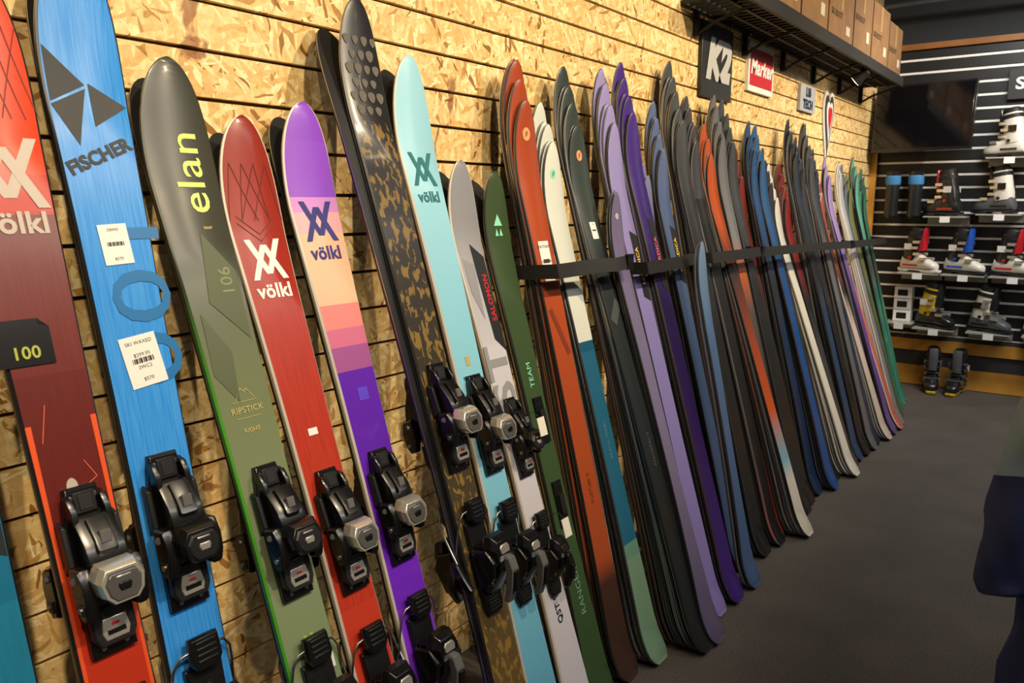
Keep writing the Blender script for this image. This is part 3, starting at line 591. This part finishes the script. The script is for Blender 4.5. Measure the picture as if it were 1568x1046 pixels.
rows=[(-.60,1.84,wh,wh,bl,bl),(-.99,1.40,bl,bl,rd,bl),(-.63,1.42,gy,wh,bl,bl),(-.25,1.42,bl,wh,rd,bl),(-1.15,.95,wh,bl,rd,wh),(-.83,.95,wh,bl,bu,bl),(-.50,.95,wh,bl,rd,bl),(-.17,.95,bl,bl,wh,bl),(-1.0,.51,bl,ye,bl,bl),(-.62,.51,gy,wh,bl,bl),(-.25,.51,wh,bl,bl,bl),(-.2,1.84,bl,wh,bl,bl)]
for (x,z,a,b_,c_,s_) in rows:
    bshelf(x,z,.30)
    boot(x-.02,YB-.15,z,PI-.5 if z>1 else -.45,a,b_,c_,sc=1.06,sole=s_)
for x in(-1.40,-1.23):
    mb=MB(); z0=1.38; M=Matrix.Translation((x,YB-.13,z0))
    loft(mb,[ring((0,0,q),a,b_,(1,0,0),(0,1,0),18,2.3) for q,a,b_ in((0,.035,.04),(.02,.055,.055),(.1,.05,.05),(.25,.052,.052),(.27,.05,.05))],bl,M)
    loft(mb,[ring((0,0,q),a,b_,(1,0,0),(0,1,0),18,2.3) for q,a,b_ in((.265,.054,.054),(.28,.058,.058),(.33,.058,.058),(.34,.05,.05))],plain('liner_blue',C('3f7fb8'),.7),M)
    loft(mb,[ring((0,0,q),a,b_,(1,0,0),(0,1,0),18,2.3) for q,a,b_ in((.34,.053,.053),(.37,.055,.055),(.375,.03,.03))],bl,M)
    box(mb,-.004,.004,.04,.115,.3,.31,STEEL,M)
    mb.obj('boot_liner')
mb=MB()
for i in range(3): box(mb,-1.32,-1.19,YB-.14,YB-.02,.54+i*.095,.63+i*.095,WHT if i!=1 else plain('box_pale',C('c8c4bc'),.5)); box(mb,-1.295,-1.22,YB-.142,YB-.139,.56+i*.095,.61+i*.095,bl)
mb.obj('accessory_box_stack',bevel=.003); bshelf(-1.255,.54,.2)
for x in(-.985,-.80): boot(x,7.12,0,-PI/2+.15*(1 if x<-.9 else -1),bl,bl,gy,buck=gy,sole=ye,sc=1.05)
# ------------------------------------------------------------ hanging jackets on a rack (right edge)
def jacket(name,cx,cy,zt,mat,mat2,hem,seed=0):
    mb=MB(); rs=[]; rnd=random.Random(seed); ph=[rnd.uniform(0,6) for _ in range(4)]
    H=zt-hem
    prof=[(0,.05,.035),(.02,.12,.05),(.06,.20,.07),(.13,.235,.09)]+[(.2+.075*i,.245+.004*i,.10+.002*i) for i in range(10)]+[(.95,.285,.118),(.985,.285,.115),(1.0,.27,.10)]
    for q,(u_,a,b_) in enumerate(prof):
        z=zt-u_*H; r=[]
        for i in range(96):
            t=2*PI*i/96; g=min(1,q/4); k_=1+.05*math.sin(5*t+ph[0]+z*9)*g+.035*math.sin(11*t+ph[1]-z*13)*g+.02*math.sin(17*t+z*25)*g
            r.append(Vector((cx+a*k_*math.cos(t),cy+b_*k_*1.1*math.sin(t),z+.012*math.sin(3*t)*g)))
        rs.append(r)
    loft(mb,rs[:6],mat,cap=False); loft(mb,rs[5:],mat2,cap=True)
    key=[(.13,.03,.05),(.18,.07,.065),(.215,.12,.074),(.240,.18,.076),(.258,.25,.075),(.270,.32,.073),(.280,.39,.072),(.288,.46,.070),(.293,.52,.068),(.296,.57,.064),(.297,.60,.060),(.297,.605,.052)]
    for sx in(-1,1):
        sl=[]
        for i in range(len(key)-1):
            for h_ in (0,.5):
                a0,a1=key[i],key[i+1]; dx,dz,r_=[a0[m_]*(1-h_)+a1[m_]*h_ for m_ in range(3)]; ii=i+h_; rr=[]
                for j in range(48):
                    t=2*PI*j/48; k_=1+.06*math.sin(3*t+ii*1.6+ph[2])+.045*math.sin(5*t-ii*2.3)+.03*math.sin(ii*4.1)
                    rr.append(Vector((cx+sx*dx+r_*k_*math.cos(t),cy-.03+r_*1.1*k_*math.sin(t),zt-dz+.012*math.sin(2*t+ii))))
                sl.append(rr)
        loft(mb,sl[:11],mat,cap=False); loft(mb,sl[10:],mat2,cap=True)
    tube(mb,[(cx,cy,zt-.01),(cx,cy,zt+.05),(cx+.0,cy+.02,zt+.085),(cx,cy+.0,zt+.11)],.003,STEEL)
    mb.obj(name,sharp=80)
jacket('hanging_jacket',.205,2.10,1.22,plain('jacket_blue_grey',C('86a2b4'),.75),plain('jacket_navy',C('2c3a68'),.7),.22,seed=3)
jacket('hanging_jacket',.22,2.38,1.22,plain('jacket_navy',C('2c3a68'),.7),plain('jacket_brown',C('4a382a'),.8),.2,seed=5)
mb=MB(); tube(mb,[(.24,1.9,0),(.24,1.9,1.33),(.24,3.1,1.33),(.24,3.1,0)],.015,MBLK)
for y in(1.9,3.1): box(mb,-.0,.5,y-.02,y+.02,0,.03,MBLK)
mb.obj('clothing_rack')
# ------------------------------------------------------------ ceiling fixtures + lights
mb=MB(); box(mb,.35,.39,-1.5,7.0,3.02,3.05,MBLK)
for y in(-.5,.9,2.3,3.7,5.1,6.5): tube(mb,[(.37,y,3.05),(.37,y,3.2)],.006,MBLK)
mb.obj('lighting_track')
def spot(x,y,z,tx,ty,tz,e,ang=85,col=(1,.81,.54),r=.03):
    l=bpy.data.lights.new('track_spot','SPOT'); l.energy=e; l.spot_size=math.radians(ang); l.spot_blend=.8; l.color=col; l.shadow_soft_size=r
    o=bpy.data.objects.new('track_spot_light',l); COL.objects.link(o); o.location=(x,y,z)
    d=Vector((tx-x,ty-y,tz-z)); o.rotation_euler=d.to_track_quat('-Z','Y').to_euler()
for i,y in enumerate((-.3,.8,1.9,3.0,4.1,5.2,6.3)):
    spot(.37,y,2.98,-1.6,y+.15,1.75,150 if i<5 else 112)
def area(name,loc,sx,sy,e,col,rot=(0,0,0)):
    l=bpy.data.lights.new(name,'AREA'); l.shape='RECTANGLE'; l.size=sx; l.size_y=sy; l.energy=e; l.color=col
    o=bpy.data.objects.new(name,l); COL.objects.link(o); o.location=loc; o.rotation_euler=rot
area('ceiling_fill_light',(1.5,2.2,3.15),.5,5,66,(1,.96,.92))  # added ambient fill from overhead, not an actual ceiling panel
area('ceiling_fill_light',(.2,5.7,3.15),1.8,.4,95,(1,.97,.92),(math.radians(30),0,0))  # extra fill tilted at the back wall, added to brighten its slats
wd=bpy.data.worlds.new('world'); S.world=wd; wd.use_nodes=True; wd.node_tree.nodes['Background'].inputs[0].default_value=(.9,.95,1,1); wd.node_tree.nodes['Background'].inputs[1].default_value=.05
# ------------------------------------------------------------ camera
f_=1220.; p_=math.atan(212/f_); yaw=math.atan(906/f_*math.cos(p_))
fh=Vector((-math.sin(yaw),math.cos(yaw),0)); R=Vector((math.cos(yaw),math.sin(yaw),0)); Z=Vector((0,0,1))
F=fh*math.cos(p_)-Z*math.sin(p_); U=fh*math.sin(p_)+Z*math.cos(p_)
cd=bpy.data.cameras.new('camera'); co=bpy.data.objects.new('camera',cd); COL.objects.link(co); S.camera=co
M=Matrix((( R.x,U.x,-F.x,0),(R.y,U.y,-F.y,0),(R.z,U.z,-F.z,1.5),(0,0,0,1))); co.matrix_world=M
cd.sensor_width=36; cd.lens=f_/1568*36; cd.clip_start=.02
cd.dof.use_dof=True; cd.dof.focus_distance=2.3; cd.dof.aperture_fstop=9
